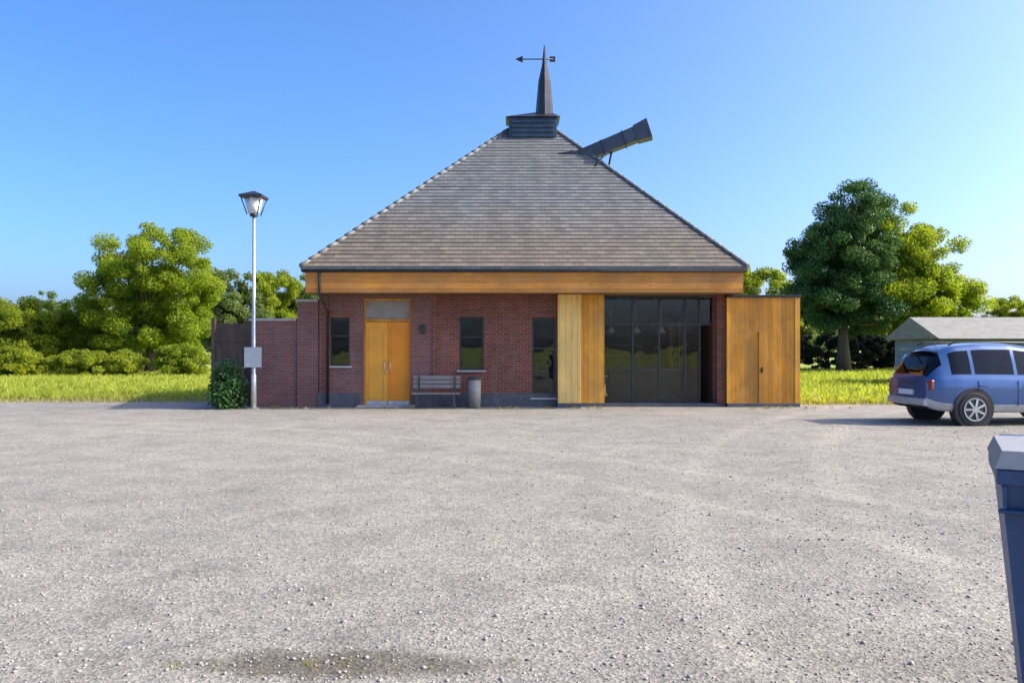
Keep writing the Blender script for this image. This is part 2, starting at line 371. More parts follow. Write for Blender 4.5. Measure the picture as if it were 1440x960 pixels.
# loose stones lying on the gravel
ico_v = np.array([(-1, 1.618, 0), (1, 1.618, 0), (-1, -1.618, 0), (1, -1.618, 0), (0, -1, 1.618), (0, 1, 1.618), (0, -1, -1.618), (0, 1, -1.618), (1.618, 0, -1), (1.618, 0, 1), (-1.618, 0, -1), (-1.618, 0, 1)]) / 1.902
ico_f = np.array([(0, 11, 5), (0, 5, 1), (0, 1, 7), (0, 7, 10), (0, 10, 11), (1, 5, 9), (5, 11, 4), (11, 10, 2), (10, 7, 6), (7, 1, 8), (3, 9, 4), (3, 4, 2), (3, 2, 6), (3, 6, 8), (3, 8, 9), (4, 9, 5), (2, 4, 11), (6, 2, 10), (8, 6, 7), (9, 8, 1)])
n = 30000
d = 2.6 + 15 * rng.random(n) ** 1.9; xx = (rng.random(n) - .5) * (1.5 * d + 1.5)
size = np.clip(rng.lognormal(math.log(.0042), .42, n), .002, .013) * (1 + .02 * d)
V = ico_v[None] * (1 + .28 * rng.standard_normal((n, 12, 1)) * .6) * np.stack([1 + .3 * rng.random(n), 1 + .3 * rng.random(n), .55 + .3 * rng.random(n)], 1)[:, None, :] * size[:, None, None]
a = rng.random(n) * 6.28; ca, sa = np.cos(a), np.sin(a)
X = V[..., 0] * ca[:, None] - V[..., 1] * sa[:, None] + xx[:, None]; Y = V[..., 0] * sa[:, None] + V[..., 1] * ca[:, None] + d[:, None]
Z = V[..., 2] + (.004 + size * .35)[:, None]
V = np.stack([X, Y, Z], -1).reshape(-1, 3); Fc = (ico_f[None] + (np.arange(n) * 12)[:, None, None]).reshape(-1, 3)
o = link_mesh('loose_stones', np_mesh('loose_stones', V, Fc, 'pebble')); o['kind'] = 'stuff'

# grass
def blades(name, mat, pts, h, wd):
    n = len(pts); a = rng.random(n) * 6.28; hh = h * (.5 + rng.random(n)); lean = rng.standard_normal((n, 2)) * .35
    dx = np.cos(a) * wd; dy = np.sin(a) * wd
    v = np.zeros((n, 4, 3)); b = np.concatenate([pts, np.zeros((n, 1))], 1)
    v[:, 0] = b + np.stack([-dx, -dy, 0 * dx], 1); v[:, 1] = b + np.stack([dx, dy, 0 * dx], 1)
    t = b + np.stack([lean[:, 0] * hh, lean[:, 1] * hh, hh], 1); m_ = b + np.stack([lean[:, 0] * hh * .35, lean[:, 1] * hh * .35, hh * .6], 1)
    v[:, 2] = m_ + np.stack([dx, dy, 0 * dx], 1) * .7; v[:, 3] = t
    f = np.arange(n * 4).reshape(n, 4)
    o = link_mesh(name, np_mesh(name, v.reshape(-1, 3), f, mat)); o['kind'] = 'stuff'; return o
def scatter(n, x0, x1, y0, y1, p=1.0):
    return np.stack([x0 + (x1 - x0) * rng.random(n), y0 + (y1 - y0) * rng.random(n) ** p], 1)
blades('lawn_grass', 'blade', np.concatenate([scatter(64000, 8.4, 42, 23.0, 62, 1.5), scatter(64000, -46, -8.4, 24.6, 60, 1.5)]), .16, .022)
blades('dry_grass_fringe', 'dry', np.concatenate([scatter(5000, 8.2, 24, 22.6, 24.4), scatter(12000, -30, -8.6, 23.6, 27.5)]), .10, .016)
cl = scatter(70, -9, 9, 21.0, 21.3); pts = np.repeat(cl, 9, 0) + rng.standard_normal((630, 2)) * .035
blades('wall_weeds', 'dry', pts[(pts[:, 0] < 2.4) | (pts[:, 0] > 5.9)], .07, .008)
cl = np.stack([rng.normal(-.95, .5, 22), rng.normal(4.0, .07, 22)], 1)
blades('patch_weeds', 'dry', np.repeat(cl, 7, 0) + rng.standard_normal((154, 2)) * .012, .022, .0016)

# ------------------------------------------------------------------ pavilion
FY = 26.0
X0, X1 = -6.3, 6.95
pav = thing('pavilion', (.4, FY, 0), 'low brick pavilion under a tall grey hipped roof with a spire', 'building')
openings = [(-5.95, -5.3, 1.25, 2.72), (-4.85, -3.3, 0, 3.3), (-1.72, -.93, 1.12, 2.75), (.66, 1.42, .28, 2.72)]
WT = 3.42
def wall_with(xa, xb, y0, y1, z0, z1, ops):
    b = MB(); xs = sorted([xa, xb] + [q for o in ops for q in o[:2]])
    for i in range(len(xs) - 1):
        a_, b_ = xs[i], xs[i + 1]; o = [q for q in ops if abs(q[0] - a_) < 1e-6 and abs(q[1] - b_) < 1e-6]
        if o:
            o = o[0]
            if o[2] > z0 + .001: b.box(a_, b_, y0, y1, z0, o[2])
            if o[3] < z1 - .001: b.box(a_, b_, y0, y1, o[3], z1)
        else: b.box(a_, b_, y0, y1, z0, z1)
    return b
part('wall', wall_with(X0, -2.6, FY, FY + .3, 0, WT, openings[:2]), 'brick_mauve', pav, label='mauve brick front wall left of centre')
part('wall', wall_with(-2.6, 1.47, FY, FY + .3, 0, WT, openings[2:]), 'brick', pav, label='dark red brick front wall at the centre')
b = MB(); b.box(X0, X0 + .3, FY + .3, 36.2, 0, WT); part('wall', b, 'brick_mauve', pav)
b = MB(); b.box(X1 - .3, X1, FY + .3, 30.6, 0, WT); b.box(X1 - .3, X1, 30.6, 31.8, 0, .9); b.box(X1 - .3, X1, 30.6, 31.8, 3.0, WT); b.box(X1 - .3, X1, 31.8, 32.3, 0, WT); b.box(X1 - .3, X1, 32.3, 33.6, 0, .9); b.box(X1 - .3, X1, 32.3, 33.6, 3.0, WT); b.box(X1 - .3, X1, 33.6, 36.2, 0, WT); part('wall', b, 'brick', pav)
for ya, yb in ((30.6, 31.8), (32.3, 33.6)):  # unseen side openings, added so sun reaches the dark interior
    q = MB(); q.box(X1 - .18, X1 - .1, ya, ya + .06, .9, 3.0); q.box(X1 - .18, X1 - .1, yb - .06, yb, .9, 3.0); q.box(X1 - .18, X1 - .1, ya + .06, yb - .06, .9, .96); q.box(X1 - .18, X1 - .1, ya + .06, yb - .06, 2.94, 3.0); added_window = part('window', q, 'frame', pav)
    q = MB(); q.box(X1 - .145, X1 - .138, ya + .06, yb - .06, .96, 2.94); part('pane', q, 'glass', added_window)
b = MB(); b.box(X0 + .3, X1 - .3, 35.9, 36.2, 0, WT); part('wall', b, 'brick', pav)
for pa, pb, pz in ((-2.6, -2.45, .421), (X0 + .02, X0 + .3, .421)):
    b = MB(); b.box(pa, pb, FY - .03, FY - .002, pz, WT); part('pilaster', b, 'brick', pav)
for pa, pb in ((X0 - .04, -4.93), (-3.22, 1.455)):
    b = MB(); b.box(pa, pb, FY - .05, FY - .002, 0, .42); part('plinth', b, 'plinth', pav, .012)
b = MB(); b.box(X0 + .3, X1 - .3, FY + .3, 35.9, .01, .06); part('interior_floor', b, 'roomfloor', pav)
b = MB(); b.box(X0 + .3, X1 - .3, FY + .5, 35.9, WT - .06, WT - .002); part('ceiling', b, 'room', pav)
b = MB(); b.box(X0 + .3, X1 - .3, 34.2, 34.3, .06, WT - .061); part('inner_wall', b, 'room', pav)
# windows
for (a_, c_, z0, z1) in (openings[0], openings[2], openings[3]):
    f = MB(); y0, y1 = FY + .1, FY + .17; t = .055
    f.box(a_, a_ + t, y0, y1, z0, z1); f.box(c_ - t, c_, y0, y1, z0, z1); f.box(a_ + t, c_ - t, y0, y1, z0, z0 + t); f.box(a_ + t, c_ - t, y0, y1, z1 - t, z1)
    mz = z0 + (z1 - z0) * .62; f.box(a_ + t, c_ - t, y0 + .005, y1 - .005, mz - .022, mz + .022)
    fo = part('window', f, 'frame', pav)
    for p0, p1 in ((z0 + t, mz - .022), (mz + .022, z1 - t)):
        q = MB(); q.box(a_ + t, c_ - t, y0 + .03, y0 + .036, p0, p1); part('pane', q, 'glass', fo)
    q = MB(); q.box(a_ - .07, c_ + .07, FY - .09, FY + .1, z0 - .06, z0 - .001); part('sill', q, 'stone', fo, .008)
    q = MB(); q.box(a_ - .12, c_ + .12, FY - .018, FY + .02, z1 + .001, z1 + .2); part('lintel', q, 'brick', fo)
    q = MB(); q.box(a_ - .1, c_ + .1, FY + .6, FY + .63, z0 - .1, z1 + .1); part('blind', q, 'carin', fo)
# amber double door
a_, c_, z0, z1 = openings[1]
fr = MB(); fr.box(a_, a_ + .06, FY + .06, FY + .2, 0, z1); fr.box(c_ - .06, c_, FY + .06, FY + .2, 0, z1); fr.box(a_ + .06, c_ - .06, FY + .06, FY + .2, 2.6, 2.68); fr.box(a_ + .06, c_ - .06, FY + .06, FY + .2, z1 - .06, z1)
df = part('door_frame', fr, 'clad', pav)
mid = (a_ + c_) / 2
for (u, v_, mt, hx, lb) in ((a_ + .065, mid - .004, 'door2', mid - .09, 'paler amber door leaf'), (mid + .004, c_ - .065, 'door', mid + .09, 'deep amber door leaf')):
    q = MB(); q.box(u, v_, FY + .1, FY + .15, .03, 2.59)
    for (p0, p1) in ((.2, 1.0), (1.15, 2.4)):
        for e in ((u + .09, u + .12, p0, p1), (v_ - .12, v_ - .09, p0, p1), (u + .12, v_ - .12, p0, p0 + .03), (u + .12, v_ - .12, p1 - .03, p1)): q.box(e[0], e[1], FY + .082, FY + .1005, e[2], e[3])
    lo = part('door', q, mt, pav, label=lb)
    h = MB(); h.tube([(hx, FY + .1, 1.0), (hx, FY + .03, 1.0), (hx, FY + .03, 1.4), (hx, FY + .1, 1.4)], .014, 8); part('handle', h, 'galv', lo)
    h = MB(); h.box(u + .02, v_ - .02, FY + .094, FY + .0995, .05, .17); part('kick_plate', h, 'galv', lo)
q = MB(); q.box(a_ + .06, c_ - .06, FY + .11, FY + .15, 2.68, z1 - .06); part('transom_panel', q, 'grey', pav)
q = MB(); q.box(a_ - .15, c_ + .15, FY - .45, FY + .1, -.05, .06); part('door_step', q, 'stone', pav, .015)
# timber pier and oak panel
q = MB(); q.box(1.48, 2.22, FY - .3, FY + .3, .12, WT); part('timber_pier', q, 'pale', pav, .02)
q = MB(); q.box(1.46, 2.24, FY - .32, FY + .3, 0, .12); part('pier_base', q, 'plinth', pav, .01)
q = MB(); q.box(2.221, 3.0, FY - .12, FY + .2, .12, WT); part('timber_panel', q, 'panel', pav, .006)
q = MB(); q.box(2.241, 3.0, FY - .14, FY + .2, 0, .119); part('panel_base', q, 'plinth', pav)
# glazed shop front, recessed
GY = FY + .45; bays = [3.02, 3.98, 4.86, 5.72, 6.2, 6.64]
f = MB()
for i, x in enumerate(bays): f.box(x, x + .06, GY, GY + .1, .1, WT)
for i in range(5):
    if i == 4: continue
    f.box(bays[i] + .06, bays[i + 1], GY + .004, GY + .096, .1, .17); f.box(bays[i] + .06, bays[i + 1], GY + .004, GY + .096, 2.5, 2.56); f.box(bays[i] + .06, bays[i + 1], GY + .004, GY + .096, WT - .08, WT - .001)
f.box(bays[4] + .06, bays[5], GY + .004, GY + .096, 2.5, 2.56)
sf = part('shopfront', f, 'frame', pav)
for i in range(5):
    for p0, p1 in ((.17, 2.5), (2.56, WT - .08)):
        if i == 4 and p0 < 1: continue
        q = MB(); q.box(bays[i] + .06, bays[i + 1], GY + .04, GY + .048, p0, p1); part('pane', q, 'glass', sf)
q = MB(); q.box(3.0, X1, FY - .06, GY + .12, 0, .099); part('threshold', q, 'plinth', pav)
q = MB(); q.box(6.7, 6.95, FY + .001, GY + .1, .1, WT); part('return_wall', q, 'brick', pav)
q = MB(); q.box(3.5, 6.0, 28.6, 29.2, .06, 1.05); ct = part('counter', q, 'olive', pav); q = MB(); q.box(3.45, 6.05, 28.5, 29.25, 1.051, 1.1); part('worktop', q, 'grey', ct)
for z in (1.5, 1.9, 2.3):
    q = MB(); q.box(3.3, 5.4, 33.9, 34.198, z, z + .03); part('shelf', q, 'grey', pav)
for tx_, ty_ in ((3.6, 31.0), (5.2, 31.6), (1.0, 30.5), (-1.2, 31.0)):
    q = MB(); q.tube([(tx_, ty_, .06), (tx_, ty_, .08), (tx_, ty_, .1), (tx_, ty_, .74)], [.25, .25, .035, .035], 10); q.box(tx_ - .4, tx_ + .4, ty_ - .4, ty_ + .4, .74, .77); part('cafe_table', q, 'pale', pav)
for tx_ in (3.5, 4.4, 5.3):
    q = MB(); q.tube([(tx_, 28.3, WT - .1), (tx_, 28.3, 2.5)], .012, 6); q.tube([(tx_, 28.3, 2.52), (tx_, 28.3, 2.3)], [.05, .18], 14); part('pendant_lamp', q, 'white', pav)
# eaves
EX0, EX1, EY0, EY1 = -6.44, 7.2, 24.8, 37.4; EZ0, EZ1 = 3.43, 4.14
q = MB(); q.box(EX0 + .05, EX1 - .05, EY0 + .05, EY1 - .05, EZ0, EZ0 + .05); part('soffit', q, 'soffit', pav)
q = MB(); q.box(EX0, EX1, EY0, EY0 + .05, EZ0 - .02, EZ1 - .06); q.box(EX0, EX1, EY1 - .05, EY1, EZ0 - .02, EZ1 - .06)
q.box(EX0, EX0 + .05, EY0 + .05, EY1 - .05, EZ0 - .02, EZ1 - .06); q.box(EX1 - .05, EX1, EY0 + .05, EY1 - .05, EZ0 - .02, EZ1 - .06); part('fascia', q, 'fascia', pav)
for ga, gb in (((EX0 - .1, EY0 - .06), (EX1 + .1, EY0 - .06)), ((EX1 + .06, EY0), (EX1 + .06, EY1)), ((EX0 - .06, EY0), (EX0 - .06, EY1))):
    q = MB(); q.tube([(*ga, EZ1 - .09), (*gb, EZ1 - .09)], .055, 10); part('gutter', q, 'dkmetal', pav)
q = MB(); q.tube([(EX0 + .45, EY0 - .06, EZ1 - .1), (EX0 + .45, EY0 - .03, EZ0 - .1), (EX0 + .45, FY - .1, EZ0 - .55), (EX0 + .45, FY - .1, .1)], .04, 8); part('downpipe', q, 'dkmetal', pav)
# roof
RX0, RX1, RY, RZ = -.1, 1.62, 31.1, 9.8
e = [(EX0 - .12, EY0 - .12, EZ1 - .06), (EX1 + .12, EY0 - .12, EZ1 - .06), (EX1 + .12, EY1 + .12, EZ1 - .06), (EX0 - .12, EY1 + .12, EZ1 - .06)]
r0, r1 = (RX0, RY, RZ), (RX1, RY, RZ)
q = MB(); lift = lambda p: (p[0], p[1], p[2] + .07)

for a0, a1, b1, b0 in ((e[0], e[1], r1, r0), (e[1], e[2], r1, r1), (e[2], e[3], r0, r1), (e[3], e[0], r0, r0)):
    a0, a1, b1, b0 = [Vector(p) for p in (lift(a0), lift(a1), b1, b0)]
    nn = (a1 - a0).cross((b1 + b0) / 2 - (a0 + a1) / 2).normalized(); nc = 42
    for k in range(nc):
        t0, t1 = k / nc, (k + 1) / nc; sag = .006 * math.sin(k * 2.4)
        l0, l1, u0, u1 = a0.lerp(b0, t0), a1.lerp(b1, t0), a0.lerp(b0, t1), a1.lerp(b1, t1)
        q.poly([l0 + nn * (.019 + sag), l1 + nn * (.019 - sag), u1, u0]); q.poly([l0 - nn * .01, l1 - nn * .01, l1 + nn * (.019 - sag), l0 + nn * (.019 + sag)])
for i in range(4): q.poly([e[i], e[(i + 1) % 4], lift(e[(i + 1) % 4]), lift(e[i])])
q.poly(e[::-1]); roof = part('roof', q, 'shingle', pav)
# hip caps: rows of separate overlapping pieces
for c0, r in ((e[0], r0), (e[1], r1), (e[2], r1), (e[3], r0)):
    q = MB(); A = Vector(lift(c0)); B = Vector(r); L = (B - A).length; k = int(L / .38)
    for i in range(k):
        p = A.lerp(B, i / k); s_ = A.lerp(B, (i + 1.12) / k); q.tube([p + Vector((0, 0, .02)), s_ + Vector((0, 0, -.01))], [.075, .068], 8)
    part('hip_cap', q, 'shingle', roof)
# cupola and spire
cup = MB(); cx0, cx1 = -.12, 1.72
cup.box(cx0, cx1, RY - .55, RY + .55, RZ - .75, RZ + .28)
for i in range(5): cup.box(cx0 + .1, cx1 - .1, RY - .6, RY - .552, RZ - .6 + i * .17, RZ - .5 + i * .17)
cp = part('cupola', cup, 'blue_metal', pav, .01)
q = MB(); t0 = [(cx0 - .12, RY - .68, RZ + .281), (cx1 + .12, RY - .68, RZ + .281), (cx1 + .12, RY + .68, RZ + .281), (cx0 - .12, RY + .68, RZ + .281)]
ap0, ap1 = (1.0, RY, RZ + .62), (1.5, RY, RZ + .62)
q.poly([t0[0], t0[1], ap1, ap0]); q.poly([t0[1], t0[2], ap1]); q.poly([t0[2], t0[3], ap0, ap1]); q.poly([t0[3], t0[0], ap0]); q.poly(t0[::-1]); part('cap_roof', q, 'dkmetal', cp)
q = MB(); sx = 1.27; q.tube([(sx, RY, RZ + .4), (sx, RY, RZ + .9), (sx, RY, RZ + 1.75), (sx, RY, RZ + 2.35), (sx, RY, RZ + 3.05)], [.36, .32, .24, .1, .025], 8, smooth=False)
sp = part('spire', q, 'dkmetal', pav)
q = MB(); q.tube([(sx - .95, RY, RZ + 2.55), (sx + .35, RY, RZ + 2.55)], .022, 6)
q.poly([(sx - 1.15, RY, RZ + 2.55), (sx - .85, RY, RZ + 2.68), (sx - .85, RY, RZ + 2.42)]); q.poly([(sx - 1.15, RY + .01, RZ + 2.55), (sx - .85, RY + .01, RZ + 2.42), (sx - .85, RY + .01, RZ + 2.68)])
q.box(sx + .2, sx + .42, RY - .008, RY + .008, RZ + 2.45, RZ + 2.65); part('weathervane', q, 'dkmetal', sp)
# slanted ventilation duct through the roof
W_ = lambda x, y, z: Vector((x / .843, y / .843, z / .9))
A = W_(1.5, 25.3, 7.4); B = W_(4.2, 24.75, 8.38); D = (B - A).normalized(); PH = math.pi / 4
q = MB(); q.tube([A, B], [.30, .36], 4, smooth=False, ph=PH); du = part('duct', q, 'ductmetal', pav, .02)
for t in (.26, .5, .74):
    q = MB(); q.tube([A.lerp(B, t) - D * .02, A.lerp(B, t) + D * .02], .31 + .1 * t, 4, smooth=False, ph=PH); part('flange', q, 'dkmetal', du)
q = MB(); q.tube([B - D * .45, B + D * .1], [.40, .47], 4, smooth=False, ph=PH); part('cowl', q, 'ductmetal', du, .015)
q = MB(); q.tube([A.lerp(B, .04), A.lerp(B, .2)], [.5, .35], 4, smooth=False, ph=PH); part('roof_boot', q, 'dkmetal', du)
s_ = A.lerp(B, .62)
for e_ in (W_(2.95, 25.3, 6.8), W_(2.3, 24.3, 6.85)):
    q = MB(); q.tube([s_, e_], .04, 8); part('stay', q, 'dkmetal', du)
# wall lamp by the door
q = MB(); q.box(-2.97, -2.83, FY - .14, FY - .001, 2.25, 2.5); part('wall_lamp', q, 'frame', pav, .02)

# timber clad annexe
ann = thing('timber_annexe', (8.15, FY, 0), 'flat topped honey coloured timber annexe at the right end of the pavilion', 'building')
AX0, AX1 = 6.97, 9.32
q = MB(); q.box(AX0, AX1, FY - .15, FY + 4.2, .12, 3.33); part('cladding', q, 'clad', ann)
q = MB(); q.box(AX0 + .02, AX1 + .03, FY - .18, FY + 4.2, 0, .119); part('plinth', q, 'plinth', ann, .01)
q = MB(); q.box(AX0 - .0, AX1 + .06, FY - .21, FY + 4.25, 3.331, 3.405); part('roof_edge', q, 'dkmetal', ann, .008)
for pa, pb in ((AX1 - .14, AX1 + .02), (AX0 + .001, AX0 + .12)):
    q = MB(); q.box(pa, pb, FY - .175, FY - .152, .122, 3.328); part('corner_board', q, 'panel', ann)
q = MB(); q.box(8.0, 8.85, FY - .172, FY - .152, .122, 2.3); do = part('door', q, 'clad', ann)
q = MB(); q.box(8.08, 8.13, FY - .21, FY - .173, 1.05, 1.2); part('handle', q, 'dkmetal', do)

# brick yard wall
yw = thing('brick_wall', (-7.3, FY, 0), 'low mauve brick yard wall with pale coping left of the pavilion', 'wall')
q = MB(); q.box(-8.55, X0 - .02, FY + .05, FY + .33, 0, 2.62); q.box(-7.0, X0 - .02, FY - .02, FY + .4, 0, 3.2); part('masonry', q, 'brick_mauve', yw)
for ca_, cb_, cy0, cy1, cz in ((-8.6, -7.051, FY, FY + .38, 2.621), (-7.05, X0 - .02, FY - .07, FY + .45, 3.201)):
    q = MB(); q.box(ca_, cb_, cy0, cy1, cz, cz + .08); part('coping', q, 'stone', yw, .012)
# brown board gate
bg = thing('board_gate', (-9.25, FY + .2, 0), 'dark brown vertical board gate between brick wall and round tree', 'gate')
q = MB(); q.box(-9.72, -8.7, FY + .16, FY + .2, .08, 2.55); part('boards', q, 'brown', bg)
for pa, pb in ((-9.86, -9.74), (-8.69, -8.58)):
    q = MB(); q.box(pa, pb, FY + .1, FY + .24, 0, 2.72); part('post', q, 'brown', bg)
for rz_ in (.5, 2.0):
    q = MB(); q.box(-9.72, -8.7, FY + .12, FY + .158, rz_, rz_ + .1); part('rail', q, 'brown', bg)

# bench
bn = thing('bench', (-2.4, FY - .75, 0), 'grey slatted bench against the brick wall right of the amber doors', 'bench')
for k in range(1):
    q = MB()
    for i in range(4): q.box(-3.15, -1.65, FY - 1.0 + i * .11, FY - .91 + i * .11, .43, .465)
    part('seat', q, 'benchwood', bn)
    q = MB()
    for i in range(3): q.box(-3.15, -1.65, FY - .545 + i * .025, FY - .515 + i * .025, .6 + i * .13, .7 + i * .13)
    part('backrest', q, 'benchwood', bn)
    for x in (-3.0, -1.86):
        q = MB(); q.box(x, x + .06, FY - .98, FY - .93, 0, .43); q.box(x, x + .06, FY - .57, FY - .546, 0, .96); q.box(x, x + .06, FY - .93, FY - .57, .38, .43); part('leg', q, 'iron', bn, .005)
# litter bin by bench
lb = thing('litter_bin', (-1.2, FY - .45, 0), 'slim grey litter bin standing beside the slatted bench', 'bin')
q = MB(); q.tube([(-1.2, FY - .45, 0), (-1.2, FY - .45, .85)], [.19, .21], 20); part('body', q, 'grey', lb)
q = MB(); q.tube([(-1.2, FY - .45, .85), (-1.2, FY - .45, .9), (-1.2, FY - .45, .93)], [.225, .225, .16], 20); part('lid', q, 'iron', lb)

# lamp post
LX, LY = wx(357, 25.0), 25.0
lp = thing('street_lamp', (LX, LY, 0), 'tall pale grey lamp post with a square lantern and small grey sign', 'street lamp')
q = MB(); q.tube([(LX, LY, 0), (LX, LY, 1.0), (LX, LY, 1.05), (LX, LY, 5.75)], [.085, .085, .06, .045], 14); part('pole', q, 'galv', lp)
q = MB(); q.box(LX - .16, LX + .16, LY - .16, LY + .16, 0, .03); part('base_plate', q, 'galv', lp)
q = MB(); q.tube([(LX, LY, 5.75), (LX, LY, 5.82)], .12, 12)
q.box(LX - .36, LX + .36, LY - .36, LY + .36, 6.3, 6.36); q.poly([(LX - .36, LY - .36, 6.361), (LX + .36, LY - .36, 6.361), (LX, LY, 6.52)]); q.poly([(LX + .36, LY - .36, 6.361), (LX + .36, LY + .36, 6.361), (LX, LY, 6.52)]); q.poly([(LX + .36, LY + .36, 6.361), (LX - .36, LY + .36, 6.361), (LX, LY, 6.52)]); q.poly([(LX - .36, LY + .36, 6.361), (LX - .36, LY - .36, 6.361), (LX, LY, 6.52)])
for sx_ in (-1, 1):
    for sy_ in (-1, 1): q.tube([(LX + sx_ * .16, LY + sy_ * .16, 5.8), (LX + sx_ * .31, LY + sy_ * .31, 6.3)], .018, 6)
lh = part('lamp_head', q, 'dkmetal', lp)
q = MB(); q.tube([(LX, LY, 5.83), (LX, LY, 6.29)], [.17, .3], 4); part('lamp_glass', q, 'lampglass', lh)
q = MB(); q.box(LX - .27, LX + .27, LY - .1, LY - .085, 1.25, 1.85); sg = part('sign', q, 'galv', lp, .004)
for bz in (1.38, 1.68):
    q = MB(); q.box(LX - .08, LX + .08, LY - .084, LY - .05, bz, bz + .04); part('bracket', q, 'dkmetal', sg)

# the pavilion and what stands along its front, brought to their measured distance
KXY, KZ = .843, .9
for o_ in (pav, ann, yw, bg, bn, lb, lp):
    kz = .885 if o_ is lp else KZ
    o_.location = (o_.location.x * KXY, o_.location.y * KXY, 0); o_.scale = (KXY, KXY, kz)
# ------------------------------------------------------------------ trees
def leaf_cloud(name, mat, lobes, n, size, seed, clump=.6, nclump=90, drop=0):
    r = np.random.default_rng(seed)
    vol = np.array([l[3] * l[4] * l[5] for l in lobes]) ** .67; pr = vol / vol.sum()
    li = r.choice(len(lobes), nclump, p=pr); L = np.array(lobes)
    dirs = r.standard_normal((nclump, 3)); dirs /= np.linalg.norm(dirs, axis=1)[:, None]
    rad = .4 + .66 * r.random(nclump) ** .5
    cc = L[li, :3] + dirs * rad[:, None] * L[li, 3:6]
    cr = clump * (.55 + .8 * r.random(nclump))
    wgt = cr ** 2; ci = r.choice(nclump, n, p=wgt / wgt.sum())
    dd = r.standard_normal((n, 3)); dd /= np.linalg.norm(dd, axis=1)[:, None]
    c = cc[ci] + dd * (cr[ci] * r.random(n) ** .45)[:, None] * np.array([1.1, 1.1, .8])
    u = r.standard_normal((n, 3)) + np.array([0, 0, -.3]); u /= np.linalg.norm(u, axis=1)[:, None]
    k = dd * .7 + r.standard_normal((n, 3)) * .6 + np.array([0, 0, .5]); v = np.cross(k, u); v /= np.linalg.norm(v, axis=1)[:, None] + 1e-9
    s = size * (.55 + .9 * r.random(n)); 
    V = np.stack([c - u * s[:, None], c + v * (s * .5)[:, None] + u * (s * .1)[:, None], c + u * s[:, None], c - v * (s * .5)[:, None] + u * (s * .1)[:, None]], 1)
    return np_mesh(name, V.reshape(-1, 3), np.arange(n * 4).reshape(n, 4), mat), cc
def trunk_mb(h, r0, limbs, lean=(0, 0), seed=1):
    r = random.Random(seed); q = MB(); pts = []; rad = []
    for i in range(7):
        t = i / 6; pts.append((lean[0] * t + r.uniform(-.06, .06) * t * h * .2, lean[1] * t + r.uniform(-.06, .06) * t * h * .2, h * t)); rad.append(r0 * (1.35 if i == 0 else 1) * (1 - .8 * t))
    q.tube(pts, rad, 9)
    for e in limbs:
        t = r.uniform(.25, .85); A = Vector(pts[0]).lerp(Vector(pts[-1]), t); B = Vector(e); mid = A.lerp(B, .5) + Vector((0, 0, -.12 * (B - A).length * r.random()))
        rr = r0 * (1 - .75 * t) * .55; q.tube([A, mid, B], [rr, rr * .6, rr * .18], 6)
    return q
def tree(name, loc, label, cat, lobes, n, size, mat, seed, trunk_h, trunk_r, bark='bark', clump=.6, nclump=90, group=None, k=1.0):
    t = thing(name, loc, label, cat, group); t.scale = (k, k, k)
    me, cc = leaf_cloud('crown', mat, lobes, n, size, seed, clump, nclump)
    link_mesh('crown', me, t)
    rr = random.Random(seed); lim = [tuple(cc[rr.randrange(len(cc))]) for _ in range(26)]
    part('trunk', trunk_mb(trunk_h, trunk_r, lim, seed=seed), bark, t, world=False)
    return t
# left round tree
d = 52.; tx = wx(212, d)
tree('round_tree', (tx, d, 0), 'round leafy tree with sunlit right side left of the brick pavilion', 'tree',
     [(.3, 0, 5.0, 2.5, 2.4, 2.2), (-1.4, 0, 3.9, 1.8, 1.9, 1.7), (1.4, -.1, 4.0, 1.7, 1.8, 2.2), (-.3, 0, 2.3, 2.6, 2.0, 1.5), (1.5, -.3, 2.0, 1.5, 1.4, 1.2)], 130000, .058, 'leaf_lt', 11, 4.5, .24, 'bark', .48, 230, k=1.36)
# right trees
d = 55.; tx = wx(1186, d)
tree('dark_tree', (tx, d, 0), 'tall dark green tree beside the timber annexe', 'tree',
     [(.7, 0, 6.4, 1.6, 1.6, 2.1), (-.6, 0, 5.0, 1.9, 1.9, 2.2), (.2, 0, 3.3, 2.5, 2.0, 1.5)], 130000, .055, 'leaf_dk', 21, 7, .28, 'bark', .46, 260, k=1.5)
d = 57.; tx = wx(1272, d)
tree('sunlit_tree', (tx, d, 0), 'bright green leafy tree overlapping the dark tree on its right', 'tree',
     [(-.9, 0, 6.0, 1.7, 2.0, 2.2), (.4, -.4, 4.7, 2.0, 2.0, 2.0), (1.6, 0, 3.3, 1.6, 1.8, 1.4), (-.7, -1.2, 3.4, 2.0, 1.9, 1.6)], 140000, .058, 'leaf_lt', 31, 6, .26, 'bark2', .48, 250, k=1.5)
# hedge / bushes
def bush(name, px, d, wpx, ytop, label, mat, seed, n=40000, size=.075, group=None, cat='bush', ybot=None):
    h = wz(ytop, d); hw = wpx / 2 / F * d
    lobes = [(0, 0, h * .5, hw * .95, hw * .8, h * .46), (-hw * .4, 0, h * .62, hw * .6, hw * .6, h * .33), (hw * .45, 0, h * .45, hw * .6, hw * .6, h * .4), (0, -hw * .2, h * .25, hw * .95, hw * .7, h * .24)]
    return tree(name, (wx(px, d), d, 0), label, cat, lobes, n, size, mat, seed, h * .6, .09, 'bark', max(.28, h * .1), 150, group)
bush('leafy_bush', -30, 50, 150, 412, 'wide green bush cut by the left edge of the photo', 'leaf_md', 41, 52000)
bush('leafy_bush', 45, 51, 110, 418, 'yellow green bush second from the left edge', 'leaf_hd', 42, 48000)
bush('leafy_bush', 112, 53, 90, 425, 'small green bush tucked against the left of the round tree', 'leaf_md', 43, 40000)
bush('low_shrub', 15, 46, 110, 487, 'low shrub at far left in front of the wide bush', 'leaf_hd', 44, 26000, .065, cat='shrub')
